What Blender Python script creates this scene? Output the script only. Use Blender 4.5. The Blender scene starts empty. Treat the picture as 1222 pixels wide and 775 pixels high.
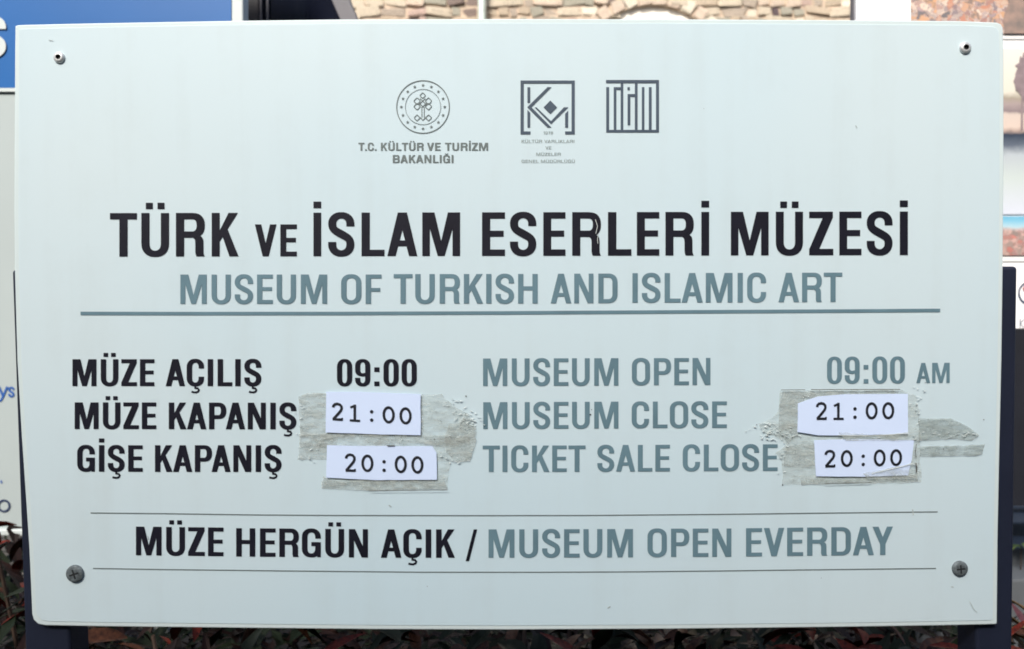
import bpy, bmesh, math, random
from mathutils import Vector, Matrix, noise
from mathutils.geometry import delaunay_2d_cdt
random.seed(11)
R = math.radians
SC = bpy.context.scene

# ------------------------------------------------------------------ camera
F, CX, CY = 1017.0, 611.0, 387.5          # focal length and centre for a 1222 wide frame
D, ZC, PITCH = 0.864, 1.179, R(1.9)
cam_d = bpy.data.cameras.new('camera')
cam = bpy.data.objects.new('camera', cam_d); SC.collection.objects.link(cam)
cam.location = (0, -D, ZC); cam.rotation_euler = (R(90) - PITCH, 0, 0)
cam_d.sensor_width = 36; cam_d.lens = 36 * F / 1222
cam_d.clip_start = 0.02; cam_d.clip_end = 500
cam_d.dof.use_dof = True; cam_d.dof.focus_distance = D; cam_d.dof.aperture_fstop = 8.0
SC.camera = cam

# ------------------------------------------------------------------ sky, sun, exposure
SUN_EL, SUN_AZ = 40, 200                  # azimuth clockwise from +Y: behind and left of the viewer
w = bpy.data.worlds.new('World'); SC.world = w; w.use_nodes = True
nt = w.node_tree; bg = nt.nodes['Background']
sky = nt.nodes.new('ShaderNodeTexSky'); sky.sky_type = 'NISHITA'; sky.sun_disc = False
sky.sun_elevation = R(SUN_EL); sky.sun_rotation = R(SUN_AZ)
sky.air_density = 1.0; sky.dust_density = 3.0; sky.ozone_density = 1.0
nt.links.new(sky.outputs[0], bg.inputs[0]); bg.inputs[1].default_value = 0.055
sd = bpy.data.lights.new('sun', 'SUN'); sd.energy = 1.5; sd.angle = R(10); sd.color = (1.0, 0.95, 0.88)
sun = bpy.data.objects.new('sun', sd); SC.collection.objects.link(sun)
a, e = R(SUN_AZ), R(SUN_EL)
sdir = Vector((math.sin(a) * math.cos(e), math.cos(a) * math.cos(e), math.sin(e)))
sun.rotation_euler = sdir.to_track_quat('Z', 'Y').to_euler(); sun.location = (0, -3, 8)
SC.view_settings.view_transform = 'Standard'; SC.view_settings.look = 'None'
SC.view_settings.gamma = 1.0; SC.view_settings.exposure = 1.78
SC.cycles.filter_width = 1.75
SC.cycles.max_bounces = 6; SC.cycles.transparent_max_bounces = 12

# ------------------------------------------------------------------ helpers
def at(px, py, Y=0.0):
    """point on the upright plane y = Y that the measured spot (px, py) stands at"""
    x, y = (px - CX) / F, (CY - py) / F
    d = Vector((x, math.cos(PITCH) + y * math.sin(PITCH), -math.sin(PITCH) + y * math.cos(PITCH)))
    t = (Y + D) / d.y
    return Vector((0, -D, ZC)) + d * t
def srgb(r, g, b):
    f = lambda c: c / 12.92 if c <= .04045 else ((c + .055) / 1.055) ** 2.4
    return (f(r / 255), f(g / 255), f(b / 255), 1)
def mat(name, col, rough=.6, metal=0, var=.0, scale=20, bump=0, bscale=200, spec=.5, coat=0, col2=None, detail=4):
    m = bpy.data.materials.new(name); m.use_nodes = True
    n = m.node_tree.nodes; l = m.node_tree.links; p = n['Principled BSDF']
    col = tuple(col[:3]) + (1,)
    p.inputs['Base Color'].default_value = col; p.inputs['Roughness'].default_value = rough
    p.inputs['Metallic'].default_value = metal; p.inputs['Specular IOR Level'].default_value = spec
    p.inputs['Coat Weight'].default_value = coat; p.inputs['Coat Roughness'].default_value = .25
    tc = n.new('ShaderNodeTexCoord')
    if var or col2:
        nz = n.new('ShaderNodeTexNoise'); nz.inputs['Scale'].default_value = scale; nz.inputs['Detail'].default_value = detail
        l.new(tc.outputs['Object'], nz.inputs['Vector'])
        rp = n.new('ShaderNodeValToRGB'); rp.color_ramp.elements[0].position = .3; rp.color_ramp.elements[1].position = .7
        c2 = tuple(col2[:3]) + (1,) if col2 else tuple(min(1, c * (1 + var)) for c in col[:3]) + (1,)
        c1 = col if col2 else tuple(c * (1 - var) for c in col[:3]) + (1,)
        rp.color_ramp.elements[0].color = c1; rp.color_ramp.elements[1].color = c2
        l.new(nz.outputs['Fac'], rp.inputs['Fac']); l.new(rp.outputs[0], p.inputs['Base Color'])
    if bump:
        nb = n.new('ShaderNodeTexNoise'); nb.inputs['Scale'].default_value = bscale; nb.inputs['Detail'].default_value = 5
        l.new(tc.outputs['Object'], nb.inputs['Vector'])
        bp = n.new('ShaderNodeBump'); bp.inputs['Strength'].default_value = bump; bp.inputs['Distance'].default_value = .002
        l.new(nb.outputs['Fac'], bp.inputs['Height']); l.new(bp.outputs[0], p.inputs['Normal'])
    return m
def link(name, me, m, parent=None):
    o = bpy.data.objects.new(name, me); SC.collection.objects.link(o)
    if m is not None and not me.materials: me.materials.append(m)
    if parent is not None: o.parent = parent; o.matrix_parent_inverse = parent.matrix_world.inverted() if False else Matrix.Translation(-parent.location)
    return o
def mesh(name, verts, faces, m, parent=None, smooth=False):
    me = bpy.data.meshes.new(name); me.from_pydata([tuple(v) for v in verts], [], faces); me.update()
    if smooth:
        for p in me.polygons: p.use_smooth = True
    return link(name, me, m, parent)
def tag(o, label=None, cat=None, group=None, kind=None):
    if label: o['label'] = label
    if cat: o['category'] = cat
    if group: o['group'] = group
    if kind: o['kind'] = kind
    return o
def thing(name, loc, label, cat, group=None):
    o = bpy.data.objects.new(name, None); SC.collection.objects.link(o); o.location = loc; o.empty_display_size = .1
    return tag(o, label, cat, group)
def bmobj(name, bm, m, parent=None, smooth=False):
    me = bpy.data.meshes.new(name); bm.to_mesh(me); bm.free()
    if smooth:
        for p in me.polygons: p.use_smooth = True
    return link(name, me, m, parent)
def slab(name, front, depth, m, parent=None, bevel=0, segs=2):
    """solid from a counter-clockwise front outline (points at one y), running back by depth"""
    bm = bmesh.new()
    vs = [bm.verts.new(p) for p in front]; f = bm.faces.new(vs)
    r = bmesh.ops.extrude_face_region(bm, geom=[f])
    nv = [g for g in r['geom'] if isinstance(g, bmesh.types.BMVert)]
    bmesh.ops.translate(bm, verts=nv, vec=(0, depth, 0))
    bm.faces.ensure_lookup_table()
    bmesh.ops.recalc_face_normals(bm, faces=bm.faces)
    if bevel:
        es = [e for e in bm.edges if all(abs(v.co.y - front[0].y) < 1e-6 for v in e.verts)]
        bmesh.ops.bevel(bm, geom=es, offset=bevel, segments=segs, affect='EDGES', profile=.5)
    return bmobj(name, bm, m, parent)
def quad(x0, y0, x1, y1, Y): return [at(x0, y1, Y), at(x1, y1, Y), at(x1, y0, Y), at(x0, y0, Y)]
def box(name, lo, hi, m, parent=None, bevel=.0):
    bm = bmesh.new(); bmesh.ops.create_cube(bm, size=1)
    for v in bm.verts: v.co = Vector([lo[i] + (v.co[i] + .5) * (hi[i] - lo[i]) for i in range(3)])
    if bevel: bmesh.ops.bevel(bm, geom=bm.edges[:], offset=bevel, segments=2, affect='EDGES', profile=.5)
    return bmobj(name, bm, m, parent)

# ------------------------------------------------------------------ lettering: outlines drawn per glyph, unit cap height
def rect(x0, y0, x1, y1): return [(x0, y0), (x1, y0), (x1, y1), (x0, y1)]
def arc(cx, cy, rx, ry, a0, a1, n=9, k=2.25):
    out = []
    for i in range(n + 1):
        t = R(a0 + (a1 - a0) * i / n); c, s = math.cos(t), math.sin(t)
        out.append((cx + rx * math.copysign(abs(c) ** (2 / k), c), cy + ry * math.copysign(abs(s) ** (2 / k), s)))
    return out
def rib(outer, inner): return outer + inner[::-1]
def bez(p0, p1, p2, p3, n=8):
    return [tuple((1-t)**3*p0[i] + 3*(1-t)**2*t*p1[i] + 3*(1-t)*t*t*p2[i] + t**3*p3[i] for i in (0, 1)) for t in [j / n for j in range(n + 1)]]
def stroke(pts, th):
    """ribbon along a centre line; th = width or function(tx, ty, i/n)"""
    q = [pts[0]]
    for p in pts[1:]:
        if math.hypot(p[0] - q[-1][0], p[1] - q[-1][1]) > 1e-4: q.append(p)
    L, Rr = [], []
    for i, p in enumerate(q):
        a_, b_ = q[max(i - 1, 0)], q[min(i + 1, len(q) - 1)]
        tx, ty = b_[0] - a_[0], b_[1] - a_[1]; d = math.hypot(tx, ty); tx /= d; ty /= d
        t = th(tx, ty, i / (len(q) - 1)) if callable(th) else th
        L.append((p[0] - ty * t / 2, p[1] + tx * t / 2)); Rr.append((p[0] + ty * t / 2, p[1] - tx * t / 2))
    return rib(L, Rr)
def ring(W, w, h, y0=-.012, y1=1.012, ry=.31):
    xc = W / 2
    top, bot = y1 - ry, y0 + ry
    lo = arc(xc, top, W/2, ry, 90, 180) + arc(xc, bot, W/2, ry, 180, 270)
    li = arc(xc, top, W/2 - w, ry - h, 90, 180) + arc(xc, bot, W/2 - w, ry - h, 180, 270)
    ro = arc(xc, bot, W/2, ry, -90, 0) + arc(xc, top, W/2, ry, 0, 90)
    ri = arc(xc, bot, W/2 - w, ry - h, -90, 0) + arc(xc, top, W/2 - w, ry - h, 0, 90)
    return [rib(lo, li), rib(ro, ri)]
def g_S(W, w, h):
    cx = W / 2; rx = (W - w) / 2; t = .745; b = .262; ryt = 1.012 - h/2 - t; ryb = b - h/2 + .012
    p = [(W - w/2, .685)] + arc(cx, t, rx, ryt, 0, 180, 14, 2.1)
    p += bez((w/2, t), (w/2, t - .14), (W*.27, .585), (cx, .505))[1:]
    p += bez((cx, .505), (W*.74, .425), (W - w/2, .405), (W - w/2, b))[1:]
    p += arc(cx, b, rx, ryb, 0, -180, 14, 2.1)[1:] + [(w/2, .325)]
    def th(tx, ty, u):
        base = h + (w - h) * abs(ty) ** 1.2
        return base + (w * .98 - base) * math.exp(-((u - .5) / .10) ** 2)
    return [stroke(p, th)]
def cedilla(cx):
    c = [(cx + .01, -.075), (cx + .09, -.085), (cx + .125, -.135), (cx + .10, -.20), (cx + .02, -.232), (cx - .06, -.225), (cx - .135, -.205)]
    return [rect(cx - .035, -.10, cx + .03, .02), stroke(c, .072)]
def glyph(ch, w, h, wf=1.0):
    """-> (polygons, width, left bearing, right bearing)"""
    S, Rd = .08, .055
    Wd = {'T': .61, 'U': .63, 'R': .655, 'K': .625, 'V': .66, 'E': .52, 'I': w, 'S': .60, 'L': .515, 'A': .68, 'M': .86, 'Z': .56, 'O': .645,
          'F': .505, 'H': .635, 'N': .635, 'D': .635, 'C': .61, 'G': .63, 'P': .61, 'B': .63, 'Y': .66, '0': .54, '9': .54, '1': .34, '7': .5, '8': .54,
          ':': w, '.': w, '/': .40}
    base = {'Ü': 'U', 'İ': 'I', 'Ç': 'C', 'Ş': 'S', 'Ğ': 'G'}.get(ch, ch)
    if base == 'I': W = w
    else: W = Wd[base] * (wf if base not in ':.' else 1)
    lb = rb = S; P = []
    if base == 'I': P = [rect(0, 0, w, 1)]
    elif base == 'T': P = [rect(0, 1 - h, W, 1), rect(W/2 - w/2, 0, W/2 + w/2, 1 - h/2)]; lb = rb = .015
    elif base == 'L': P = [rect(0, 0, w, 1), rect(w/2, 0, W, h)]; rb = .025
    elif base == 'E': P = [rect(0, 0, w, 1), rect(w/2, 0, W, h), rect(w/2, 1 - h, W, 1), rect(w/2, .505 - h*.45, W - .03, .505 + h*.5)]; rb = .045
    elif base == 'F': P = [rect(0, 0, w, 1), rect(w/2, 1 - h, W, 1), rect(w/2, .475 - h*.45, W - .04, .475 + h*.5)]; rb = .03
    elif base == 'H': P = [rect(0, 0, w, 1), rect(W - w, 0, W, 1), rect(w/2, .515 - h/2, W - w/2, .515 + h/2)]
    elif base == 'U':
        o = [(0, 1)] + arc(W/2, .30, W/2, .312, 180, 360, 16) + [(W, 1)]
        i = [(w, 1)] + arc(W/2, .30, W/2 - w, .312 - h, 180, 360, 16) + [(W - w, 1)]
        P = [rib(o, i)]
    elif base == 'N': P = [rect(0, 0, w*.92, 1), rect(W - w*.92, 0, W, 1), [(0, 1), (w*1.12, 1), (W, 0), (W - w*1.12, 0)]]
    elif base == 'M':
        b = w * .86
        P = [rect(0, 0, w*.93, 1), rect(W - w*.93, 0, W, 1), [(W/2 - b/2, 0), (W/2 + b/2, 0), (w*1.5, 1), (w*.35, 1)],
             [(W/2 - b/2, 0), (W/2 + b/2, 0), (W - w*.35, 1), (W - w*1.5, 1)]]
    elif base == 'V': b = w*1.0; P = [[(0, 1), (w*1.06, 1), (W/2 + b/2, 0), (W/2 - b/2, 0)], [(W, 1), (W - w*1.06, 1), (W/2 - b/2, 0), (W/2 + b/2, 0)]]; lb = rb = .01
    elif base == 'A':
        b = w*1.12
        P = [[(0, 0), (w*1.02, 0), (W/2 + b/2, 1), (W/2 - b/2, 1)], [(W, 0), (W - w*1.02, 0), (W/2 - b/2, 1), (W/2 + b/2, 1)], rect(W*.22, .225, W*.78, .225 + h*.92)]; lb = rb = .015
    elif base == 'Y': P = [[(0, 1), (w*1.12, 1), (W/2 + w*.45, .42), (W/2 - w*.5, .38)], [(W, 1), (W - w*1.12, 1), (W/2 - w*.45, .42), (W/2 + w*.5, .38)], rect(W/2 - w/2, 0, W/2 + w/2, .44)]; lb = rb = .01
    elif base == 'K': P = [rect(0, 0, w, 1), [(w*.9, .31), (W - .015, 1), (W - .015 - w*1.18, 1), (w*.9, .555)], [(w + .055, .49), (w + .17, .66), (W, 0), (W - w*1.15, 0)]]; rb = .015
    elif base in 'RPB':
        yb = .43 if base != 'P' else .385
        ry = (1 - yb) / 2
        cxb = W - (.28 * wf if base != 'B' else .24); rx = W - cxb - (.02 if base == 'B' else 0); yc = (1 + yb) / 2
        o = [(w/2, 1)] + arc(cxb, yc, rx, ry, 90, -90, 14, 2.4) + [(w/2, yb)]
        i = [(w/2, 1 - h)] + arc(cxb, yc, rx - w, ry - h, 90, -90, 14, 2.4) + [(w/2, yb + h)]
        P = [rect(0, 0, w, 1), rib(o, i)]
        if base == 'R':
            l = bez((W - .20, .50), (W - .03, .48), (W - .03, .40), (W - .03, .28), 6) + [(W - .03, .09), (W - .018, .03), (W, 0)]
            r = bez((W - .30, .44), (W - .03 - w, .42), (W - .03 - w, .36), (W - .03 - w, .27), 6) + [(W - .03 - w, .10), (W - w - .02, .04), (W - w - .005, 0)]
            P.append(rib(l, r)); rb = .045
        elif base == 'B':
            yt = .43 + h; ry2 = (yt) / 2
            o = [(w/2, yt)] + arc(cxb, ry2, W - cxb, ry2, 90, -90, 14, 2.4) + [(w/2, 0)]
            i = [(w/2, yt - h)] + arc(cxb, ry2, W - cxb - w, ry2 - h, 90, -90, 14, 2.4) + [(w/2, h)]
            P.append(rib(o, i)); rb = .05
        else: rb = .03
    elif base == 'D':
        c = W - .30 * wf
        o = [(w/2, 1)] + arc(c, .70, .30*wf, .30, 90, 0, 8) + arc(c, .30, .30*wf, .30, 0, -90, 8) + [(w/2, 0)]
        i = [(w/2, 1 - h)] + arc(c, .70, .30*wf - w, .30 - h, 90, 0, 8) + arc(c, .30, .30*wf - w, .30 - h, 0, -90, 8) + [(w/2, h)]
        P = [rect(0, 0, w, 1), rib(o, i)]; rb = .055
    elif base == 'O': P = ring(W, w, h); lb = rb = Rd
    elif base == '0': P = ring(W, w, h*.85); lb = rb = .05
    elif base == '8': P = ring(W, w, h, -.012, .5 + h/2, .25) + ring(W, w, h, .5 - h/2, 1.012, .25); lb = rb = .05
    elif base in 'CG':
        xc = W / 2; ry = .31; top, bot = 1.012 - ry, -.012 + ry
        ye, yf = .655, .35
        o = [(W, ye)] + arc(xc, top, W/2, ry, 0, 180, 16) + arc(xc, bot, W/2, ry, 180, 360, 16)
        i = [(W - w, ye)] + arc(xc, top, W/2 - w, ry - h, 0, 180, 16) + arc(xc, bot, W/2 - w, ry - h, 180, 360, 16)
        if base == 'C': o.append((W, yf)); i.append((W - w, yf)); P = [rib(o, i)]; rb = .05
        else:
            o[-1:] = []; i[-1:] = []
            P = [rib(o + [(W, .3)], i + [(W - w, .3)]), rect(W - w, .28, W, .53), rect(W - .5*W, .53 - h, W - w/2, .53), rect(W - w*.62, -.0, W, .30)]; rb = .07
        lb = Rd
    elif base == '9':
        xc = W / 2; rt = .27
        top = 1.012 - rt; bt = .38 + .22
        o = arc(xc, top, W/2, rt, 0, 180, 16) + arc(xc, bt, W/2, .24, 180, 300, 10)
        i = arc(xc, top, W/2 - w, rt - h*.85, 0, 180, 16) + arc(xc, bt, W/2 - w, .24 - h*.85, 180, 300, 10)
        o2 = [(W, top)] + arc(xc, .26, W/2, .272, 0, -180, 16) + [(0, .31)]
        i2 = [(W - w, top)] + arc(xc, .26, W/2 - w, .272 - h*.85, 0, -180, 16) + [(w, .31)]
        P = [rib(o, i), rib(o2, i2), stroke(arc(xc, bt, W/2 - w/2, .24 - h*.42, 290, 350, 6), h*.8)]; lb = rb = .05
    elif base == 'S': P = g_S(W, w, h); lb = rb = .05
    elif base == 'Z': P = [rect(0, 0, W, h), rect(0, 1 - h, W - .01, 1), [(0, h*.9), (w*1.25, h*.9), (W - .01, 1 - h*.9), (W - .01 - w*1.25, 1 - h*.9)]]; lb = rb = .03
    elif base == ':': P = [rect(0, 0, w, w*.93), rect(0, .53, w, .53 + w*.93)]; lb = rb = .09
    elif base == '.': P = [rect(0, 0, w, w*.93)]; lb = rb = .05
    elif base == '/': P = [[(0, -.12), (.12, -.12), (W, 1), (W - .12, 1)]]
    elif base == '1': P = [rect(W - w, 0, W, 1), [(0, .8), (0, .68), (W - w/2, .72), (W - w/2, 1), (W - w, 1)]]
    elif base == '7': P = [rect(0, 1 - h, W, 1), [(W*.25, 0), (W*.25 + w, 0), (W, 1 - h), (W - w, 1 - h)]]
    if ch == 'İ': P.append(rect(0, 1.105, w, 1.255))
    if ch == 'Ü': P += [rect(W/2 - .055 - w*.85, 1.09, W/2 - .055, 1.235), rect(W/2 + .055, 1.09, W/2 + .055 + w*.85, 1.235)]
    if ch in 'ÇŞ': P += cedilla(W / 2)
    if ch == 'Ğ': P.append(stroke(arc(W/2, 1.24, .16, .13, 200, 340, 8, 2), .085))
    return P, W, lb, rb
def area(p): return sum(p[i][0]*p[(i+1) % len(p)][1] - p[(i+1) % len(p)][0]*p[i][1] for i in range(len(p))) / 2
def union(polys):
    vs, fs = [], []
    for p in polys:
        q = []
        for pt in p:
            if not q or math.hypot(pt[0]-q[-1][0], pt[1]-q[-1][1]) > 1e-4: q.append(pt)
        if math.hypot(q[0][0]-q[-1][0], q[0][1]-q[-1][1]) < 1e-4: q.pop()
        if area(q) < 0: q = q[::-1]
        fs.append(list(range(len(vs), len(vs) + len(q)))); vs += [Vector(v) for v in q]
    r = delaunay_2d_cdt(vs, [], fs, 1, 1e-5, True)
    return [tuple(v) for v in r[0]], [tuple(f) for f, o in zip(r[2], r[5]) if len(o)]
_cache = {}
class Lettering:
    def __init__(self, Y): self.v, self.f, self.Y, self.cuts = [], [], Y, []
    def cut(self): self.cuts.append((len(self.v), len(self.f)))
    def polys(self, polys, fn=None):
        v, f = union(polys); b = len(self.v)
        for p in v:
            q = fn(*p) if fn else p
            self.v.append(at(q[0], q[1], self.Y))
        self.f += [tuple(b + i for i in t) for t in f]
    def word(self, s, x0, x1, yb0, yb1, cap, w=.18, h=.142, wf=1.0, warp=0):
        lay, x = [], 0
        for i, ch in enumerate(s):
            if ch == ' ': x += .26; continue
            P, W, lb, rb = glyph(ch, w, h, wf)
            if i: x += lb
            if i and s[i-1] + ch in ('LA', 'KA', 'AV', 'AÇ', 'AY', 'PA', 'DA', 'TU'): x -= {'AY': .07, 'PA': .06, 'AÇ': 0.01, 'AV': .06}.get(s[i-1] + ch, .01)
            lay.append((P, x)); x += W
            end = x; x += rb
        sx = (x1 - x0) / end
        for P, ox in lay:
            def fn(u, v, ox=ox):
                X = x0 + (ox + u) * sx; t = (X - x0) / (x1 - x0)
                return X, yb0 + (yb1 - yb0) * t + warp * 4 * t * (1 - t) - v * cap
            self.polys(P, fn)
        self.cut()
    def build(self, name, m, parent):
        cuts = self.cuts if self.cuts and self.cuts[-1][0] == len(self.v) else self.cuts + [(len(self.v), len(self.f))]
        a, b, o = 0, 0, None
        for c, d in cuts:
            q = mesh(name, self.v[a:c], [tuple(i - a for i in f) for f in self.f[b:d]], m, parent); o = o or q; a, b = c, d
        return o
def pline(L, pts, th):
    """printed rule through measured points"""
    L.polys([stroke(pts, th)]); L.cut()

# ------------------------------------------------------------------ materials
M = {}
M['ground'] = mat('soil and paving', (.075, .068, .058), .9, var=.3, scale=3, bump=.6, bscale=30)
M['panel'] = mat('panel lacquer', (.62, .72, .73), .36, var=.025, scale=5, bump=.02, bscale=40, spec=.6)
M['black'] = mat('black print', (.010, .010, .018), .4, spec=.35, var=.2, scale=30)
M['teal'] = mat('grey blue print', (.125, .215, .26), .4, spec=.5, var=.10, scale=25)
M['grey_print'] = mat('dark grey print', (.13, .16, .16), .45, var=.1)
M['light_print'] = mat('fine grey print', (.30, .36, .36), .45)
M['logo'] = mat('slate logo print', (.06, .085, .12), .42, var=.1, scale=30)
M['post'] = mat('navy painted steel', (.011, .015, .032), .5, spec=.4, var=.25, scale=6, bump=.05, bscale=90)
M['steel'] = mat('bright zinc', (.66, .68, .68), .42, .55, var=.2, scale=300)
M['dark_steel'] = mat('tarnished steel', (.13, .155, .165), .6, .3, var=.5, scale=250, bump=.3, bscale=500)
M['recess'] = mat('dark recess', (.012, .014, .016), .6)
M['paper'] = mat('white paper', (.64, .76, .99), .8, var=.015, scale=30, bump=.03, bscale=200, spec=.2)
M['ink'] = mat('toner ink', (.012, .014, .022), .5, var=.3, scale=60)

# tape: cloudy, part see-through, wrinkled
def tape_mat(name, col, lo, hi, scale):
    m = bpy.data.materials.new(name); m.use_nodes = True
    n, l = m.node_tree.nodes, m.node_tree.links; p = n['Principled BSDF']
    tc = n.new('ShaderNodeTexCoord')
    mp = n.new('ShaderNodeMapping'); mp.inputs['Scale'].default_value = (1, 1, 2.6); l.new(tc.outputs['Object'], mp.inputs['Vector'])
    nz = n.new('ShaderNodeTexNoise'); nz.inputs['Scale'].default_value = scale; nz.inputs['Detail'].default_value = 8; nz.inputs['Roughness'].default_value = .65
    l.new(mp.outputs[0], nz.inputs['Vector'])
    mr = n.new('ShaderNodeMapRange'); mr.inputs[1].default_value = .33; mr.inputs[2].default_value = .67; mr.inputs[3].default_value = lo; mr.inputs[4].default_value = hi
    l.new(nz.outputs['Fac'], mr.inputs[0]); l.new(mr.outputs[0], p.inputs['Alpha'])
    n2 = n.new('ShaderNodeTexNoise'); n2.inputs['Scale'].default_value = scale * 2.2; n2.inputs['Detail'].default_value = 6
    l.new(mp.outputs[0], n2.inputs['Vector'])
    rp = n.new('ShaderNodeValToRGB'); rp.color_ramp.elements[0].position = .35; rp.color_ramp.elements[1].position = .65
    rp.color_ramp.elements[0].color = tuple(c * .80 for c in col) + (1,); rp.color_ramp.elements[1].color = tuple(min(1, c * 1.15) for c in col) + (1,)
    l.new(n2.outputs['Fac'], rp.inputs['Fac']); l.new(rp.outputs[0], p.inputs['Base Color'])
    bp = n.new('ShaderNodeBump'); bp.inputs['Strength'].default_value = .9; bp.inputs['Distance'].default_value = .0015
    l.new(n2.outputs['Fac'], bp.inputs['Height']); l.new(bp.outputs[0], p.inputs['Normal'])
    p.inputs['Roughness'].default_value = .22
    return m
M['tape'] = tape_mat('dirty clear tape', (.50, .545, .515), .05, .66, 55)
M['tape_clear'] = tape_mat('clear tape', (.56, .61, .57), .03, .5, 45)
M['tape_grey'] = tape_mat('grey glue residue', (.38, .44, .42), .2, .8, 60)
M['fleck'] = mat('torn white film', (.70, .76, .74), .3, var=.1, scale=90)

# ------------------------------------------------------------------ setting
ground = mesh('ground', [(-120, -60, 0), (120, -60, 0), (120, 200, 0), (-120, 200, 0)], [(0, 1, 2, 3)], M['ground'])
tag(ground, kind='structure')

# unseen block added behind the viewer; its roof edge shades bed and lower sign
BY, BH = -7.2, 7.05
M['render_wall'] = mat('ochre render', (.36, .31, .24), .9, var=.1, scale=1.5)
M['roof'] = mat('roof tile', (.20, .09, .06), .8, var=.2, scale=4)
shade_bld = thing('shade_building', (0, BY, 0), 'unseen ochre rendered two storey block added to shade the bed and lower sign', 'shade_building')
box('wall', (-16, BY - 6, 0), (16, BY, BH - .25), M['render_wall'], shade_bld)
box('roof', (-16.3, BY - 6.2, BH - .247), (16.3, BY + .2, BH), M['roof'], shade_bld)
for zz in (1.0, 4.1):
    for k in range(-5, 6):
        wd = box('window', (k * 2.8 - .55, BY + .003, zz), (k * 2.8 + .55, BY + .03, zz + 1.7), mat('window glass', (.03, .035, .04), .1) if k == -5 and zz == 1.0 else bpy.data.materials['window glass'], shade_bld)
# ------------------------------------------------------------------ the museum sign
sign = thing('museum_sign', (0, .02, 0), 'white museum opening hours sign in Turkish and English screwed to two dark posts', 'sign')
outline = [(18, 31), (17.6, 60), (17.2, 150), (16.6, 250), (17.3, 323), (20.3, 430), (25.5, 520), (31, 600), (34.6, 655), (37.3, 715), (38, 733),
           (40, 740), (45, 745), (54, 746.8), (120, 748), (300, 750), (450, 751.5), (600, 752), (800, 751), (1000, 748.8), (1120, 747), (1187.5, 745.5), (1189.6, 744.6), (1190, 742.5),
           (1191, 640), (1193, 540), (1195.5, 430), (1197, 320), (1198, 200), (1198, 60), (1197, 33), (1195, 29), (1190, 27), (1150, 25.2), (1000, 24), (800, 23), (610, 22.6), (400, 23.2), (277, 24.8), (100, 28), (30, 29.6), (21, 30)]
panel = slab('panel', [at(x, y) for x, y in outline], .004, M['panel'], sign, bevel=.0011)
def inset(pts, d):
    out = []
    for x, y in pts:
        vx, vy = x - 608, y - 388
        out.append((608 + vx * (1 - d / 590), 388 + vy * (1 - d / 360)))
    return out
M['film'] = mat('printed white film', (.560, .710, .780), .30, col2=(.615, .722, .755), scale=1.6, bump=.015, bscale=25, spec=.7, detail=2)
_n, _l = M['film'].node_tree.nodes, M['film'].node_tree.links; _p = _n['Principled BSDF']
_tc = _n.new('ShaderNodeTexCoord'); _mp = _n.new('ShaderNodeMapping'); _mp.inputs['Scale'].default_value = (38, 1, 1.6); _l.new(_tc.outputs['Object'], _mp.inputs['Vector'])
_nz = _n.new('ShaderNodeTexNoise'); _nz.inputs['Scale'].default_value = 1.0; _nz.inputs['Detail'].default_value = 6; _l.new(_mp.outputs[0], _nz.inputs['Vector'])
_n2 = _n.new('ShaderNodeTexNoise'); _n2.inputs['Scale'].default_value = 9; _n2.inputs['Detail'].default_value = 9; _n2.inputs['Roughness'].default_value = .7; _l.new(_tc.outputs['Object'], _n2.inputs['Vector'])
_m = _n.new('ShaderNodeMath'); _m.operation = 'MULTIPLY'; _l.new(_nz.outputs['Fac'], _m.inputs[0]); _l.new(_n2.outputs['Fac'], _m.inputs[1])
_r = _n.new('ShaderNodeMapRange'); _r.inputs[1].default_value = .24; _r.inputs[2].default_value = .50; _r.inputs[3].default_value = 0; _r.inputs[4].default_value = .16; _l.new(_m.outputs[0], _r.inputs[0])
_x = _n.new('ShaderNodeMix'); _x.data_type = 'RGBA'; _l.new(_r.outputs[0], _x.inputs[0]); _l.new(_p.inputs['Base Color'].links[0].from_socket, _x.inputs[6]); _x.inputs[7].default_value = (.40, .44, .42, 1)
_l.new(_x.outputs[2], _p.inputs['Base Color'])
film = slab('printed_face', [at(x, y, -.0006) for x, y in inset(outline, 5.0)], .0005, M['film'], sign, bevel=.0002, segs=1)
YT = -.0011
L = Lettering(YT)
def title_letter(ch, x0, x1, yb, cap, w=.185):
    P, W, _, _ = glyph(ch, w, .145)
    s = (x1 - x0) / W
    L.polys(P, lambda u, v: (x0 + u * s, yb - v * cap))
for ch, x0, x1 in [('T',131.2,163.3),('Ü',168.6,201.6),('R',209.9,244.3),('K',252.6,284.6),('İ',374,383.2),('S',391.6,422.9),('L',431.4,458.8),('A',462.2,498),('M',503.9,549),
                   ('E',575.2,602.6),('S',608.5,640),('E',648.3,674.8),('R',682.8,717.2),('L',725.5,753.5),('E',760,786.8),('R',794.1,828),('İ',836.9,846.3),('M',872.2,917.3),
                   ('Ü',925.8,958.3),('Z',965.6,994.5),('E',1001.6,1028.1),('S',1034.3,1065.2),('İ',1073.8,1083.5)]:
    xm = (x0 + x1) / 2; yb = 306.4 - 1.9 * (xm - 131) / 952
    title_letter(ch, x0, x1, yb, 51.9)
    if x0 in (252.6, 503.9, 836.9): L.cut()
L.cut()
title_letter('V', 304.1, 329.8, 306, 38); title_letter('E', 334.5, 354.2, 306, 38)
L.build('title_word', M['black'], sign)['label'] = 'black printed Turkish museum name'
L = Lettering(YT)
sub = [('MUSEUM', 215.2, 390.3, 362.9, 362.8, 35), ('OF', 407, 455.3, 362.8, 362.8, 35), ('TURKISH', 469.8, 641.7, 362.6, 362.4, 35.3), ('AND', 657.2, 737, 362.2, 361.9, 35.3),
       ('ISLAMIC', 754.7, 914.3, 361.4, 361, 35.2), ('ART', 929, 1005.2, 360.8, 360.5, 35)]
for s in sub: L.word(*s, w=.172, h=.135)
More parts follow.
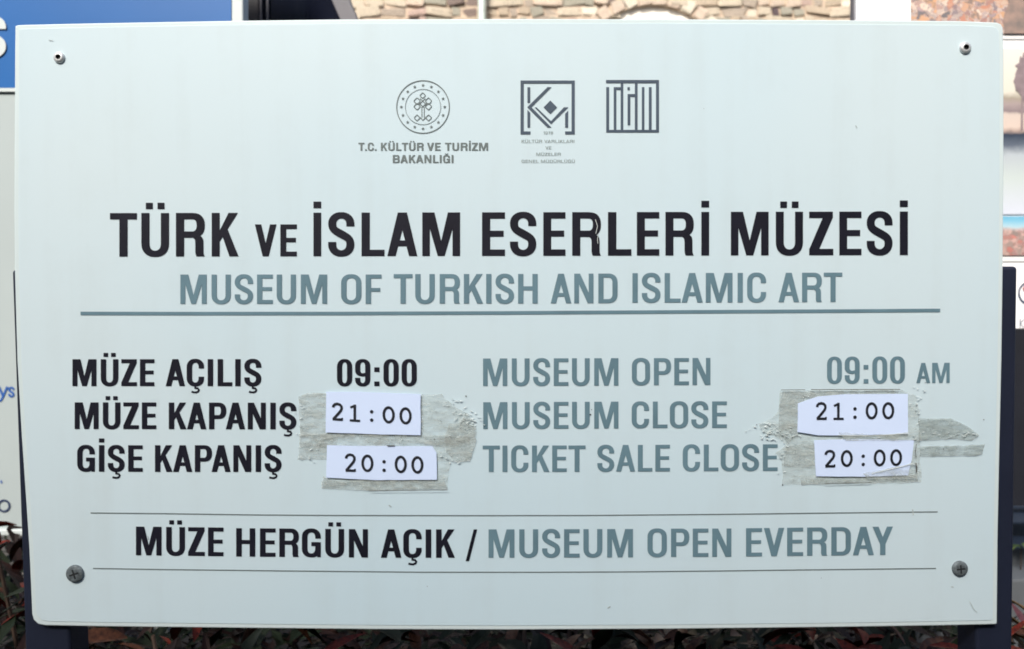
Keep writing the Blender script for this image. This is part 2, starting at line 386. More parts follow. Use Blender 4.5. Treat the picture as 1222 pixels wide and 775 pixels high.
L.build('subtitle_word', M['teal'], sign)['label'] = 'grey blue printed English museum name'
L = Lettering(YT)
pline(L, [(96, 374.2), (220, 374.4), (400, 374.3), (600, 373.6), (800, 372.4), (1000, 371.4), (1122, 370.6)], 4.1)
L.build('printed_rule', M['teal'], sign)
L = Lettering(YT)
for s in [('MÜZE', 86.4, 184.2, 460.9, 460.9, 32), ('AÇILIŞ', 197.7, 311.8, 461, 461, 32.2), ('09:00', 402.1, 497.4, 461, 461, 32), ('MÜZE', 89.1, 186.4, 512.2, 512.3, 31.8),
          ('KAPANIŞ', 201.4, 353.6, 512.4, 512.6, 31.8), ('GİŞE', 92.1, 170.2, 563, 563.2, 31.6), ('KAPANIŞ', 184.9, 335.9, 563.3, 563.4, 31.8)]:
    L.word(*s, w=.19 if s[0] != '09:00' else .185, h=.145)
L.build('turkish_hours_word', M['black'], sign)
L = Lettering(YT)
for s in [('MUSEUM', 576.4, 738, 460.8, 460.4, 32.8), ('OPEN', 754, 847.8, 460, 459.6, 32.3), ('MUSEUM', 576.6, 738, 512.2, 511.5, 32), ('CLOSE', 753.8, 867.5, 511.2, 510.9, 31.7),
          ('TICKET', 576, 698.8, 563.5, 563.3, 31.5), ('SALE', 712.8, 799.5, 563.2, 562.8, 31.8), ('CLOSE', 814.7, 928, 562.6, 562.2, 31.8), ('09:00', 986.9, 1080, 458, 457.6, 31.8),
          ('AM', 1093.5, 1133.4, 457.4, 457.1, 24)]:
    L.word(*s, w=.175, h=.135)
L.build('english_hours_word', M['teal'], sign)
L = Lettering(YT)
pline(L, [(108, 612.3), (200, 613.2), (300, 614.6), (400, 615.3), (560, 615.5), (700, 615.3), (860, 614), (990, 612.4), (1119, 611)], 1.15)
pline(L, [(111, 678.5), (200, 679.9), (360, 681.7), (500, 683), (640, 683.1), (750, 682.6), (860, 681.5), (1000, 679.8), (1117, 678.5)], 1.15)
L.build('fine_rules', M['grey_print'], sign)
L = Lettering(YT)
for s in [('MÜZE', 162.2, 266.6, 662.8, 664, 34.2), ('HERGÜN', 281.8, 439, 664.3, 665.6, 33.8), ('AÇIK', 454.5, 542.9, 665.8, 665.8, 33.8), ('/', 555.7, 569.4, 665.8, 665.8, 33.8)]:
    L.word(*s, w=.185, h=.142)
L.build('turkish_daily_word', M['black'], sign)
L = Lettering(YT)
for s in [('MUSEUM', 583, 755.4, 665.8, 665.3, 33.8), ('OPEN', 772.6, 872.8, 665, 664.7, 33.8), ('EVERDAY', 890.2, 1065.7, 664.4, 662.4, 33.8)]:
    L.word(*s, w=.175, h=.136)
L.build('english_daily_word', M['teal'], sign)
# ministry emblem and name
L = Lettering(YT)
for s in [('T.C.', 427.6, 449.4), ('KÜLTÜR', 454.5, 505.6), ('VE', 509.5, 525.8), ('TURİZM', 531, 582.5)]: L.word(*s, 179.9, 179.9, 9.3, w=.20, h=.155, wf=1.1)
L.word('BAKANLIĞI', 468.7, 541.2, 194.6, 194.6, 9.4, w=.20, h=.155, wf=1.1)
L.build('ministry_word', M['grey_print'], sign)
L = Lettering(YT)
ecx, ecy = 504.8, 127.8
def circ(cx, cy, r, n=48, a0=0, a1=360): return [(cx + r * math.cos(R(a0 + (a1 - a0) * i / n)), cy + r * math.sin(R(a0 + (a1 - a0) * i / n))) for i in range(n + 1)]
for r, th in ((31.4, 1.15), (21.1, .6)):
    L.polys([stroke(circ(ecx, ecy, r, 40, 0, 180), th)]); L.polys([stroke(circ(ecx, ecy, r, 40, 180, 360), th)])
for k in range(16):
    a_ = math.tau * k / 16; sx_, sy_ = ecx + 25.9 * math.sin(a_), ecy - 25.9 * math.cos(a_)
    star = []
    for j in range(10):
        rr = 2.1 if j % 2 == 0 else 1.0; b_ = math.tau * j / 10
        star.append((sx_ + rr * math.sin(b_), sy_ - rr * math.cos(b_)))
    L.polys([star])
E = lambda x, y: (465 + x / 10.33, 90 + y / 10.33)
kn = []
def knot(x, y, r=34, k=1.12, th=1.0):
    c = E(x, y); pts = []
    for i in range(25):
        t = math.tau * i / 24; cc, ss = math.cos(t), math.sin(t)
        pts.append((c[0] + r / 10.33 * math.copysign(abs(cc) ** (2/k), cc), c[1] + r / 10.33 * math.copysign(abs(ss) ** (2/k), ss)))
    kn.append(stroke(pts[:13], th)); kn.append(stroke(pts[12:], th))
knot(407, 250)
for x in (338, 478):
    for y in (318, 386): knot(x, y, 40)
knot(338, 525, 36); knot(480, 525, 36)
for a_, b_ in (((372, 285), (455, 365)), ((440, 285), (362, 362)), ((362, 345), (420, 395)), ((455, 345), (398, 395)), ((397, 390), (397, 520)), ((426, 390), (426, 520)), ((372, 515), (412, 558)), ((446, 515), (408, 558))):
    kn.append(stroke([E(*a_), E(*b_)], .95))
L.polys(kn)
L.build('ministry_emblem', M['grey_print'], sign)
# directorate emblem
L = Lettering(YT)
Z2 = lambda pts: [(600 + x / 5.96, 80 + y / 5.96) for x, y in pts]
def zr(x0, y0, x1, y1): return Z2([(x0, y0), (x1, y0), (x1, y1), (x0, y1)])
L.polys([zr(126, 97, 149, 480), zr(126, 97, 512, 118), zr(489, 97, 512, 480), zr(126, 459, 197, 480), zr(443, 459, 512, 480), zr(175, 145, 195, 256),
         Z2([(175, 322), (175, 306), (195, 326), (195, 432), (175, 432)]), Z2([(174, 287), (318, 144), (347, 144), (204, 287), (347, 432), (318, 432)]),
         Z2([(226, 288), (240, 288), (343, 386), (435, 287), (468, 287), (343, 407)]), Z2([(443, 334), (465, 311), (465, 432), (443, 432)]), Z2([(338, 239), (386, 288), (338, 336), (290, 288)])])
L.build('directorate_emblem', M['logo'], sign)
L = Lettering(YT)
for s in [('1978', 648.5, 660, 160.3, 3.3), ('KÜLTÜR', 622.3, 647, 170.6, 3.6), ('VARLIKLARI', 649.5, 685.4, 170.6, 3.6), ('VE', 650.8, 658, 178.3, 3.6), ('MÜZELER', 639.8, 669.3, 186, 3.6), ('GENEL', 622.3, 643, 194.4, 3.6), ('MÜDÜRLÜĞÜ', 645.5, 686, 194.4, 3.6)]:
    L.word(s[0], s[1], s[2], s[3], s[3], s[4], w=.15, h=.13, wf=1.05)
L.build('directorate_word', M['light_print'], sign)
L = Lettering(YT)
Z3 = lambda x0, y0, x1, y1: [(710 + x / 9.12, 85 + y / 9.12) for x, y in [(x0, y0), (x1, y0), (x1, y1), (x0, y1)]]
L.polys([Z3(*r) for r in [(120, 97, 697, 131), (122, 175, 154, 668), (204, 175, 233, 650), (210, 175, 290, 205), (280, 110, 308, 650), (353, 175, 380, 206), (355, 250, 385, 590), (360, 250, 440, 281),
                          (434, 110, 464, 650), (510, 175, 538, 650), (586, 175, 617, 650), (664, 97, 697, 668), (122, 640, 697, 668)]])
L.build('museum_emblem', M['logo'], sign)

# screws
def screw(px, py, rpx, m, kind, rot):
    c = at(px, py, -.0007); r = rpx * .00085
    bm = bmesh.new(); prof = [(1.0, 0), (1.0, .22), (.93, .36), (.72, .50), (.5, .55)] if kind == 'hex' else [(1.0, 0), (1.0, .16), (.95, .26), (.80, .33), (.6, .36)]
    if kind == 'hex': prof += [(.46, .54)]
    N = 24; rings = []
    for pr, ph in prof:
        rings.append([bm.verts.new((c.x + r * pr * math.cos(math.tau * i / N), c.y - r * ph, c.z + r * pr * math.sin(math.tau * i / N))) for i in range(N)])
    for a_, b_ in zip(rings, rings[1:]):
        for i in range(N): bm.faces.new((a_[i], a_[(i + 1) % N], b_[(i + 1) % N], b_[i]))
    if kind != 'hex': bm.faces.new(rings[-1])
    bmesh.ops.recalc_face_normals(bm, faces=bm.faces)
    s = bmobj('screw', bm, m, sign, True)
    if kind == 'hex':
        vs = [(c.x + r*.47*math.cos(math.tau*i/6 + rot), c.y - r*.10, c.z + r*.47*math.sin(math.tau*i/6 + rot)) for i in range(6)]
        vs += [(c.x + r*.48*math.cos(math.tau*i/6 + rot), c.y - r*.55, c.z + r*.48*math.sin(math.tau*i/6 + rot)) for i in range(6)]
        o = mesh('socket', vs, [tuple(range(6))] + [(i, (i+1) % 6, 6 + (i+1) % 6, 6 + i) for i in range(6)], M['recess'], sign)
    else:
        vs, fs = [], []
        for q in (rot, rot + math.pi / 2):
            ca, sa = math.cos(q), math.sin(q)
            for u, v in ((-.55, -.1), (.55, -.1), (.55, .1), (-.55, .1)):
                vs.append((c.x + r*(u*ca - v*sa), c.y - r*(.38 if q == rot else .385), c.z + r*(u*sa + v*ca)))
        fs = [(0, 1, 2, 3), (4, 5, 6, 7)]
        o = mesh('socket', vs, fs, M['recess'], sign)
    o.parent = s; o.matrix_parent_inverse = Matrix.Identity(4); 
    o.matrix_parent_inverse = Matrix.Translation(-sign.location) @ Matrix.Identity(4) if False else s.matrix_world.inverted()
    return s
bpy.context.view_layer.update()
for a_ in [(71, 69, 6.6, M['steel'], 'hex', .2), (1151.5, 57.5, 6.8, M['steel'], 'hex', .5), (90, 684.5, 10.6, M['dark_steel'], 'cross', .3), (1145, 678.5, 9.4, M['dark_steel'], 'cross', .1)]:
    s = screw(*a_)
for o in [o for o in SC.objects if o.name.startswith('socket')]:
    o.matrix_parent_inverse = Matrix.Identity(4)      # the socket's mesh is laid out in the screw's own space
# scratches and scuffs on the face
M['scuff'] = mat('grey scuff', (.44, .50, .50), .5, var=.3, scale=300)
M['speck'] = mat('dark speck', (.05, .05, .05), .6)
L = Lettering(YT - .0002)
for pts, th in [([(710.5, 262), (713, 270), (711, 279)], .55), ([(714.5, 279), (713, 285), (713.5, 291)], .5)]: L.polys([stroke(pts, th)]); L.cut()
L.build('scratch', M['fleck'], sign)
L = Lettering(YT - .0002)
for pts, th in [([(725, 726), (728.5, 724)], 1.1), ([(58, 48), (63, 48.6)], .8), ([(1157, 718), (1162, 727), (1166, 731)], .9), ([(1135, 700), (1138, 701)], 1.2), ([(1089, 608), (1090, 615)], 1.4), ([(464, 603), (467, 605)], 1.2), ([(176, 640), (177, 644)], .8), ([(1021, 150), (1023, 153)], .7)]: L.polys([stroke(pts, th)]); L.cut()
L.build('scuff', M['scuff'], sign)
L = Lettering(YT - .0003)
for x, y, r in [(704.5, 495, 1.3), (706, 489, .7), (518.5, 524.5, 1.2), (514, 524.8, .7), (1126, 536, 1.1), (1104, 457, .6), (903, 507, .8), (934, 579, 1.2), (556, 473, 1.0), (1174, 501, .9), (537, 541, 1.0), (551, 536, .8), (1092.5, 538, .8), (345, 500, .9), (840, 130, .5), (300, 560, .5), (980, 690, .5), (510, 700, .6)]:
    L.polys([[(x + r*random.uniform(.6, 1.1)*math.cos(math.tau*i/7), y + r*random.uniform(.5, 1)*math.sin(math.tau*i/7)) for i in range(7)]]); L.cut()
o = L.build('dirt_speck', M['speck'], sign)
# posts
def post(xt0, xt1, yt, xb0, xb1, yb):
    Y0, Y1 = .0075, .0475
    a0, a1, b0, b1 = at(xt0, yt, Y0), at(xt1, yt, Y0), at(xb0, yb, Y0), at(xb1, yb, Y0)
    k = b0.z / (a0.z - b0.z)
    c0 = b0 + (b0 - a0) * k; c1 = b1 + (b1 - a1) * (b1.z / (a1.z - b1.z))
    bm = bmesh.new(); ps = [c0, c1, a1, a0]
    vs = [bm.verts.new(p) for p in ps] + [bm.verts.new(p + Vector((0, Y1 - Y0, 0))) for p in ps]
    for f in ((0, 1, 2, 3), (7, 6, 5, 4), (0, 4, 5, 1), (1, 5, 6, 2), (2, 6, 7, 3), (3, 7, 4, 0)): bm.faces.new([vs[i] for i in f])
    bmesh.ops.recalc_face_normals(bm, faces=bm.faces)
    bmesh.ops.bevel(bm, geom=bm.edges[:], offset=.0035, segments=3, affect='EDGES', profile=.5)
    return bmobj('post', bm, M['post'], sign)
post(13.6, 68, 322, 29.5, 84, 775)
post(1160, 1214.8, 318, 1165, 1208.5, 775)
# back rails that carry the sheet between the posts
for y in (345, 700):
    a_, b_ = at(72, y, .0045), at(1158, y, .0045)
    box('back_rail', (a_.x, .0045, a_.z - .02), (b_.x, .0440, a_.z + .02), M['post'], sign, .002)

# ------------------------------------------------------------------ tape and slips
def jag(pts, amp=1.0, step=7):
    out = []
    for i, p in enumerate(pts):
        q = pts[(i + 1) % len(pts)]; d = math.hypot(q[0]-p[0], q[1]-p[1]); n = max(1, int(d / step))
        for k in range(n):
            t = k / n; out.append((p[0] + (q[0]-p[0])*t + random.uniform(-amp, amp), p[1] + (q[1]-p[1])*t + random.uniform(-amp, amp) * .7))
    return out
def sheet(name, pts, Y, m, parent, amp=.0004, step=4, nscale=.16, seed=0, smooth=True):
    """thin wrinkled film: outline filled with a grid of inner points"""
    xs = [p[0] for p in pts]; ys = [p[1] for p in pts]
    vs = [Vector(p) for p in (pts if area(pts) > 0 else pts[::-1])]; n = len(vs)
    inner = []
    x = min(xs)
    while x < max(xs):
        y = min(ys)
        while y < max(ys):
            inner.append(Vector((x + random.uniform(-1, 1), y + random.uniform(-1, 1)))); y += step
        x += step
    r = delaunay_2d_cdt(vs + inner, [], [list(range(n))], 1, 1e-4, True)
    V = [at(v.x, v.y, Y + amp * noise.noise(Vector((v.x * nscale, v.y * nscale * 1.5, seed)))) for v in r[0]]
    Fc = [tuple(f) for f, o in zip(r[2], r[5]) if len(o)]
    o = mesh(name, V, Fc, m, parent, smooth)
    return o
def tape(loc, label): return thing('adhesive_tape', loc, label, 'tape', 'old tape patches round the paper slips')
tl = tape(at(460, 560), 'torn dirty tape patch around the two time slips beside the black Turkish hours')
sheet('tape_strip', jag([(356, 474), (368, 469), (504, 471), (505, 520), (404, 521), (398, 548), (355, 549), (358, 520)], .8), -.00165, M['tape'], tl, seed=1)
sheet('tape_strip', jag([(503, 471.5), (527, 471), (541, 484), (560, 494), (568, 508), (568.5, 532), (561, 551), (537, 552), (534, 584), (426, 586), (383, 583), (385, 569), (515, 572), (520, 540), (505, 522)], 1.2, 5), -.0018, M['tape_clear'], tl, seed=2)
sheet('tape_strip', jag([(536, 506), (552, 503), (565, 508), (568, 526), (561, 550), (544, 552), (532, 540), (531, 520)], 1.0, 5), -.0021, M['tape'], tl, seed=3)
sheet('tape_strip', jag([(356, 518), (560, 520), (562, 532), (357, 534)], .8), -.0021, M['tape'], tl, seed=4)
sheet('tape_strip', jag([(384, 574), (406, 574), (530, 572), (534, 584), (424, 586), (406, 583), (384, 583)], .7), -.0021, M['tape'], tl, seed=5)
tr = tape(at(1040, 560), 'long torn grey tape patch around the two time slips below 09:00 AM')
sheet('tape_strip', jag([(932, 466), (1074, 464.8), (1094, 472), (1097, 490), (1099, 575), (1080, 577), (986, 577.5), (955, 579), (933, 578), (934, 552), (926, 541), (938, 530), (925, 520), (910, 518), (905, 506), (920, 500), (927, 492)], 1.2, 6), -.00165, M['tape_clear'], tr, seed=6)
sheet('tape_strip', jag([(934, 467), (1072, 465.5), (1072, 474), (960, 476), (955, 500), (952, 520), (940, 530), (929, 512), (930, 485)], .6), -.0018, M['tape'], tr, seed=7)
sheet('tape_strip', jag([(1096, 499), (1134, 500), (1150, 506), (1158, 511), (1169, 520), (1160, 526), (1140, 524), (1097, 526)], .7, 5), -.0019, M['tape_grey'], tr, seed=8)
sheet('tape_strip', jag([(1098, 533), (1145, 532), (1175, 530.5), (1172, 542.5), (1164, 544), (1098, 545)], .6, 5), -.0019, M['tape_grey'], tr, seed=9)
sheet('tape_strip', jag([(937, 533), (973, 528), (973, 560), (936, 556)], 1.2), -.0018, M['tape'], tr, seed=10)
sheet('tape_strip', jag([(955, 571), (1035, 572), (1094, 566), (1096, 575), (986, 578), (956, 579)], .7), -.0018, M['tape'], tr, seed=11)
def flecks(parent, spots):
    """crumpled torn bits: folded slivers standing off the film"""
    V, Fc = [], []
    for x, y, rx, ry, n in spots:
        for _ in range(n):
            cx, cy = random.gauss(x, rx), random.gauss(y, ry); a0 = random.uniform(-.6, .6); l_ = random.uniform(.8, 3.6); t_ = random.uniform(.2, .7)
            ca, sa = math.cos(a0), math.sin(a0); b = len(V)
            for u, v, dz in ((-l_, 0, 0), (0, -t_, 0), (l_, 0, 0), (0, t_ * .2, random.uniform(.0004, .0012))):
                V.append(at(cx + u*ca - v*sa, cy + u*sa + v*ca, -.0023 - dz))
            Fc += [(b, b+1, b+3), (b+1, b+2, b+3)]
            V.append(at(cx + random.uniform(-1, 1), cy + t_, -.0023)); Fc.append((b, b+3, b+4)); Fc.append((b+3, b+2, b+4))
    o = mesh('torn_fleck', V, Fc, M['fleck'], parent); o['kind'] = 'stuff'
flecks(tl, [(552, 500, 9, 6, 34), (538, 488, 8, 8, 12), (562, 505, 4, 5, 14), (543, 548, 12, 3, 14), (470, 522, 40, 2, 8), (372, 540, 8, 10, 8), (357, 505, 3, 12, 8)])
flecks(tr, [(918, 517, 9, 5, 36), (912, 505, 5, 5, 10), (945, 520, 10, 4, 16), (963, 471, 3, 3, 6), (1093, 485, 4, 8, 12), (1152, 518, 7, 2, 12), (1088, 556, 8, 6, 6), (1120, 518, 20, 2, 8), (1050, 524, 30, 2, 14), (1098, 466, 5, 3, 6), (937, 545, 4, 10, 8)])

def mono_digits(s, x0, x1, yb0, yb1, cap, Y, parent, th=3.1):
    """typewriter style figures of even stroke"""
    Lt = Lettering(Y); n = len(s); W = (x1 - x0) / (n - 1 + .70); gw = W * .70
    for i, ch in enumerate(s):
        ox = x0 + i * W; t = (ox - x0) / (x1 - x0); by = yb0 + (yb1 - yb0) * t; sl = (yb1 - yb0) / (x1 - x0)
        fn = lambda u, v: (ox + u * gw + 0 * v, by + sl * u * gw - v * cap)
        T = lambda pts: [fn(u, v) for u, v in pts]
        if ch == '0':
            c = [(.5 + .41 * math.cos(R(a_)), .5 + .43 * math.sin(R(a_))) for a_ in range(0, 361, 15)]
            Lt.polys([stroke(T(c[:13]), th), stroke(T(c[12:]), th)])
        elif ch == '1': Lt.polys([stroke(T([(.5, .03), (.5, .98)]), th), stroke(T([(.08, .04), (.95, .04)]), th * .85), stroke(T([(.12, .80), (.34, .86), (.52, .94)]), th * .85)])
        elif ch == '2':
            c = [(.10, .74), (.13, .84), (.25, .93), (.45, .965), (.66, .93), (.80, .83), (.82, .70), (.74, .56), (.55, .40), (.30, .20), (.12, .06)]
            Lt.polys([stroke(T(c), th), stroke(T([(.06, .05), (.88, .05)]), th * .95), stroke(T([(.87, .0), (.87, .16)]), th * .6)])
        elif ch == ':':
            for v in (.13, .62):
                q = fn(.5, v); Lt.polys([[(q[0] + 2.1 * math.cos(math.tau * k / 12), q[1] + 2.1 * math.sin(math.tau * k / 12)) for k in range(12)]])
    Lt.build('printed_digits', M['ink'], parent)
def slip(pts, Y, label, digits, seed):
    c = at(sum(p[0] for p in pts) / len(pts), max(p[1] for p in pts), Y)
    t = thing('paper_slip', c, label, 'paper slip', 'printed time slips taped over the old hours')
    o = jag(pts, .25, 14)
    sh = sheet('paper', o, Y, M['paper'], t, amp=.00016, step=9, nscale=.02, seed=seed, smooth=False)
    md = sh.modifiers.new('thickness', 'SOLIDIFY'); md.thickness = .0002; md.offset = 0
    mono_digits(*digits, Y - .0006, t)
    return t
slip([(389.3, 467.6), (430, 467.8), (502, 470.6), (502, 519.4), (455, 518.6), (388.8, 516.2)], -.0029, 'white paper slip printed 21:00 in the column of black Turkish hours', ('21:00', 396, 491, 501.3, 507.0, 20.3), 21)
slip([(390, 531.4), (430, 532.4), (516, 532.6), (521, 540.5), (521.5, 572.6), (450, 573.2), (389.3, 570.2)], -.0029, 'white paper slip printed 20:00 with clipped upper right corner beside GİŞE KAPANIŞ', ('20:00', 411.5, 505, 562.6, 565.6, 20.8), 22)
slip([(952.3, 481.6), (976, 473.6), (1008, 470.6), (1083.4, 470.3), (1083.8, 518), (1020, 519.6), (976, 519.8), (951.5, 515.6)], -.0029, 'white paper slip printed 21:00 with cut corner directly below 09:00 AM', ('21:00', 973.7, 1067, 501.0, 500.4, 20.3), 23)
t4 = slip([(971.6, 525.6), (1020, 524.0), (1091, 525.4), (1088, 548), (1083.5, 567.4), (1030, 569.2), (973.6, 568.6)], -.0029, 'white paper slip printed 20:00 beside TICKET SALE CLOSE under cracked tape', ('20:00', 984, 1076.3, 557.8, 556.2, 20.0), 24)
sheet('tape_strip', jag([(1030, 565), (1050, 561), (1088, 553), (1097, 552), (1096, 572), (1034, 571)], .5, 5), -.0040, M['tape_clear'], tr, seed=12)
sheet('tape_strip', jag([(1000, 516), (1060, 519), (1098, 514), (1100, 526), (1010, 526)], .7, 5), -.0040, M['tape_clear'], tr, seed=13)
Lc = Lettering(-.0042); Lc.polys([stroke([(1040, 565.5), (1060, 560.5), (1078, 556.5), (1090, 553)], .8)]); Lc.cut(); Lc.polys([stroke([(1000, 519.5), (1040, 520.5), (1084, 517)], .7)]); Lc.build('tape_edge', M['fleck'], tr)
Lc = Lettering(-.0042)
for pts, th in [([(1093.6, 530), (1092.4, 540), (1093.4, 546)], .7), ([(1092.8, 553), (1094, 558), (1093.8, 564)], 1.6), ([(932, 465.6), (961, 465.4)], .8), ([(968, 465.2), (1074, 464.9)], .9), ([(984, 577.4), (1040, 576)], .7)]:
    Lc.polys([stroke(pts, th)]); Lc.cut()
Lc.build('grime_line', mat('grey grime', (.10, .10, .09), .7), tr)
Lc = Lettering(-.0042)
for pts, th in [([(440, 586), (534, 585)], .6), ([(462, 532.2), (471, 532)], 1.2)]: Lc.polys([stroke(pts, th)]); Lc.cut()
Lc.build('grime_line', bpy.data.materials['grey grime'], tl)

# ------------------------------------------------------------------ blue information board behind, upper left
YI = .90
M['blue'] = mat('blue print', srgb(22, 92, 158)[:3], .35, var=.10, scale=1.6, spec=.6)
M['infoface'] = mat('pale grey green print', (.40, .455, .455), .4, var=.05, scale=3)
M['white'] = mat('white lacquer', (.56, .61, .60), .4, var=.02, scale=8)
info = thing('information_board', (at(140, 400, YI).x, YI + .02, 0), 'blue topped information board with white frame behind the upper left corner of the sign', 'information board')
x0i, x1i = -210, 276
slab('board_panel', quad(x0i, -160, x1i, 632, YI + .006), .018, M['infoface'], info)
slab('blue_header', quad(x0i, -160, x1i, 105, YI + .002), .003, M['blue'], info)
slab('header_trim', quad(x0i, 105.3, x1i, 109.5, YI), .005, M['white'], info)
slab('frame', quad(x1i + .3, -172, 290, 640, YI - .006), .035, M['white'], info, bevel=.003)
slab('frame', quad(x0i - 14, -172, x0i - .3, 640, YI - .006), .035, M['white'], info, bevel=.003)
slab('frame', quad(x0i, 632.3, x1i, 640, YI - .006), .035, M['white'], info, bevel=.003)
slab('frame', quad(x0i, -172, x1i, -160.3, YI - .006), .035, M['white'], info, bevel=.003)
for x in (-120, 190):
    a_ = at(x, 641, YI + .01); box('leg', (a_.x - .02, YI, 0), (a_.x + .02, YI + .03, a_.z + .05), M['white'], info, .002)
L = Lettering(YI - .0012)
P, W, _, _ = glyph('S', .20, .16); L.polys(P, lambda u, v: (-31 + u * 38 / W, 69 - v * 50)); L.build('header_lettering', M['white'], info)
M['blueink'] = mat('blue ink', srgb(40, 88, 160)[:3], .5)
L = Lettering(YI + .0045)
L.polys([stroke([(-1.5, 461.5), (3.6, 473.5)], 2.6), stroke([(8.6, 461.5), (3.2, 474), (1, 478), (-3, 479.4)], 2.4)])
P, W, _, _ = glyph('S', .20, .16); L.polys(P, lambda u, v: (9.6 + u * 7.4 / W, 474.2 - v * 12.4))
L.cut(); L.polys([stroke([(1, 573.5), (2, 577)], 1.6)]); L.build('caption_lettering', M['blueink'], info)
M['navyink'] = mat('navy ink', (.02, .035, .09), .5)
L = Lettering(YI + .0045)
c = [(4.6 + 6.6 * math.cos(R(a_)), 604 + 6.6 * math.sin(R(a_))) for a_ in range(0, 361, 15)]
L.polys([stroke(c[:13], 2.4), stroke(c[12:], 2.4)]); L.build('footer_lettering', M['navyink'], info)

# ------------------------------------------------------------------ dark glazed notice case
YN = 1.15
M['darkglass'] = mat('dark glass', (.006, .008, .018), .12, var=.4, scale=3, spec=.5)
M['brownmetal'] = mat('dark bronze metal', (.030, .028, .032), .45, var=.3, scale=8)
M['greymetal'] = mat('grey painted metal', (.14, .135, .15), .5, var=.15, scale=6)
case = thing('notice_case', (at(350, 400, YN).x, YN + .03, 0), 'dark glazed notice case with slanting grey side bar right of the blue board', 'notice case')
slab('case_frame', quad(291, -150, 309.5, 700, YN), .06, M['brownmetal'], case, bevel=.004)
slab('edge_strip', quad(310.2, -150, 312, 700, YN - .004), .01, M['greymetal'], case)
slab('glass', [at(313, 690, YN + .01), at(640, 690, YN + .01), at(405, 20, YN + .01), at(352, -130, YN + .01), at(313, -150, YN + .01)], .03, M['darkglass'], case)
slab('side_bar', [at(648, 700, YN - .004), at(672, 700, YN - .004), at(427.5, 25, YN - .004), at(417, 0, YN - .004), at(360, -150, YN - .004), at(335, -150, YN - .004), at(395.5, 0, YN - .004), at(406.5, 25, YN - .004)], .05, M['greymetal'], case, bevel=.002)
slab('mullion', quad(318, -140, 320, 690, YN), .008, M['greymetal'], case)
for x in (300, 620):
    a_ = at(x, 695, YN); box('leg', (a_.x - .02, YN + .005, 0), (a_.x + .02, YN + .045, a_.z + .03), M['brownmetal'], case, .002)

# ------------------------------------------------------------------ rubble stone wall
YW = 8.0
M['mortar'] = mat('pale lime mortar', (.52, .41, .31), .95, var=.3, scale=9, bump=.8, bscale=40)
zt = 6.2
wall = thing('stone_wall', (at(720, 0, YW).x, YW, 0), 'pale rubble stone wall with round arched window far behind the sign', 'wall')
xa, xb = at(210, 0, YW).x, at(1018.5, 0, YW).x
ac = at(779, 5.5, YW)                                  # crown of the arch
ar = .80
# mortar face with the arch cut out
bm = bmesh.new()
arch = [(ac.x + ar * math.cos(R(t)), ac.z - ar + ar * math.sin(R(t))) for t in range(180, -1, -10)]
pts = [(xa, 0), (ac.x - ar, 0)] + arch + [(ac.x + ar, 0), (xb, 0), (xb, zt), (xa, zt)]
slab('mortar_core', [Vector((p[0], YW + .03, p[1])) for p in pts], .5, M['mortar'], wall)
M['cream'] = mat('cream plaster', (.93, .88, .78), .8, var=.03, scale=3)
slab('arch_infill', [Vector((p[0], YW + .07, p[1])) for p in [(ac.x - ar, 0)] + arch + [(ac.x + ar, 0)]][::1], .3, M['cream'], wall)
stone_cols = [(.43, .35, .26), (.50, .43, .33), (.36, .30, .24), (.52, .42, .33), (.32, .30, .24), (.62, .56, .45), (.19, .145, .125), (.11, .08, .085), (.42, .31, .26)]
SM = [mat('wall stone %s' % n, c_, .9, var=.6, scale=24, bump=1.0, bscale=60) for n, c_ in zip(('tan', 'buff', 'drab', 'peach', 'olive', 'cream', 'brown', 'dark', 'rose'), stone_cols)]
def stone_mesh(seed, m):
    rnd = random.Random(seed); bm = bmesh.new(); bmesh.ops.create_cube(bm, size=1)
    bmesh.ops.bevel(bm, geom=bm.edges[:], offset=.09, segments=1, affect='EDGES')
    for v in bm.verts:
        v.co.x += rnd.uniform(-.11, .11); v.co.z += rnd.uniform(-.13, .13); v.co.y += rnd.uniform(-.08, .08)
    me = bpy.data.meshes.new('stone'); bm.to_mesh(me); bm.free(); me.materials.append(m)
    return me
SMS = [[stone_mesh(k * 10 + j, m) for j in range(4)] for k, m in enumerate(SM)]
z = 3.92; nst = 0; massV, massF = [], []
rows = []
while z < 4.5: h_ = random.uniform(.035, .095); rows.append((z, h_)); z += h_ + .012
for z, h_ in rows:
    x = at(385, 0, YW).x
    while x < xb - .05:
        w_ = random.uniform(.08, .27)
        if random.random() < .15: w_ *= .5
        cx, cz = x + w_ / 2, z + h_ / 2
        x += w_ + .014
        if math.hypot(cx - ac.x, cz - (ac.z - ar)) < ar + h_ * .55 or (cz < ac.z - ar and abs(cx - ac.x) < ar + .1): continue
        k = random.choices(range(9), (5, 5, 5, 4, 3, 2.5, 2.2, 1, 3))[0]
        if nst < 300:
            o = bpy.data.objects.new('stone', random.choice(SMS[k])); SC.collection.objects.link(o); o.parent = wall
            o.location = (cx - wall.location.x, random.uniform(.02, .05), cz + random.uniform(-.012, .012)); o.scale = (w_ * random.uniform(.94, 1.04), random.uniform(.03, .06), h_ * random.uniform(.75, 1.12)); o.rotation_euler = (random.uniform(-.1, .1), random.uniform(-.16, .16), random.uniform(-.1, .1))
            nst += 1
# arch ring of voussoirs
for t in range(5, 180, 10):
    rr = ar + .068
    o = bpy.data.objects.new('arch_stone', random.choice(SMS[random.choice((3, 3, 5))])); SC.collection.objects.link(o); o.parent = wall
    o.location = (ac.x + rr * math.cos(R(t)) - wall.location.x, .02, ac.z - ar + rr * math.sin(R(t))); o.scale = (.125, .035, .12); o.rotation_euler = (0, -R(t) + math.pi / 2, 0)
bpy.data.objects['stone']; 
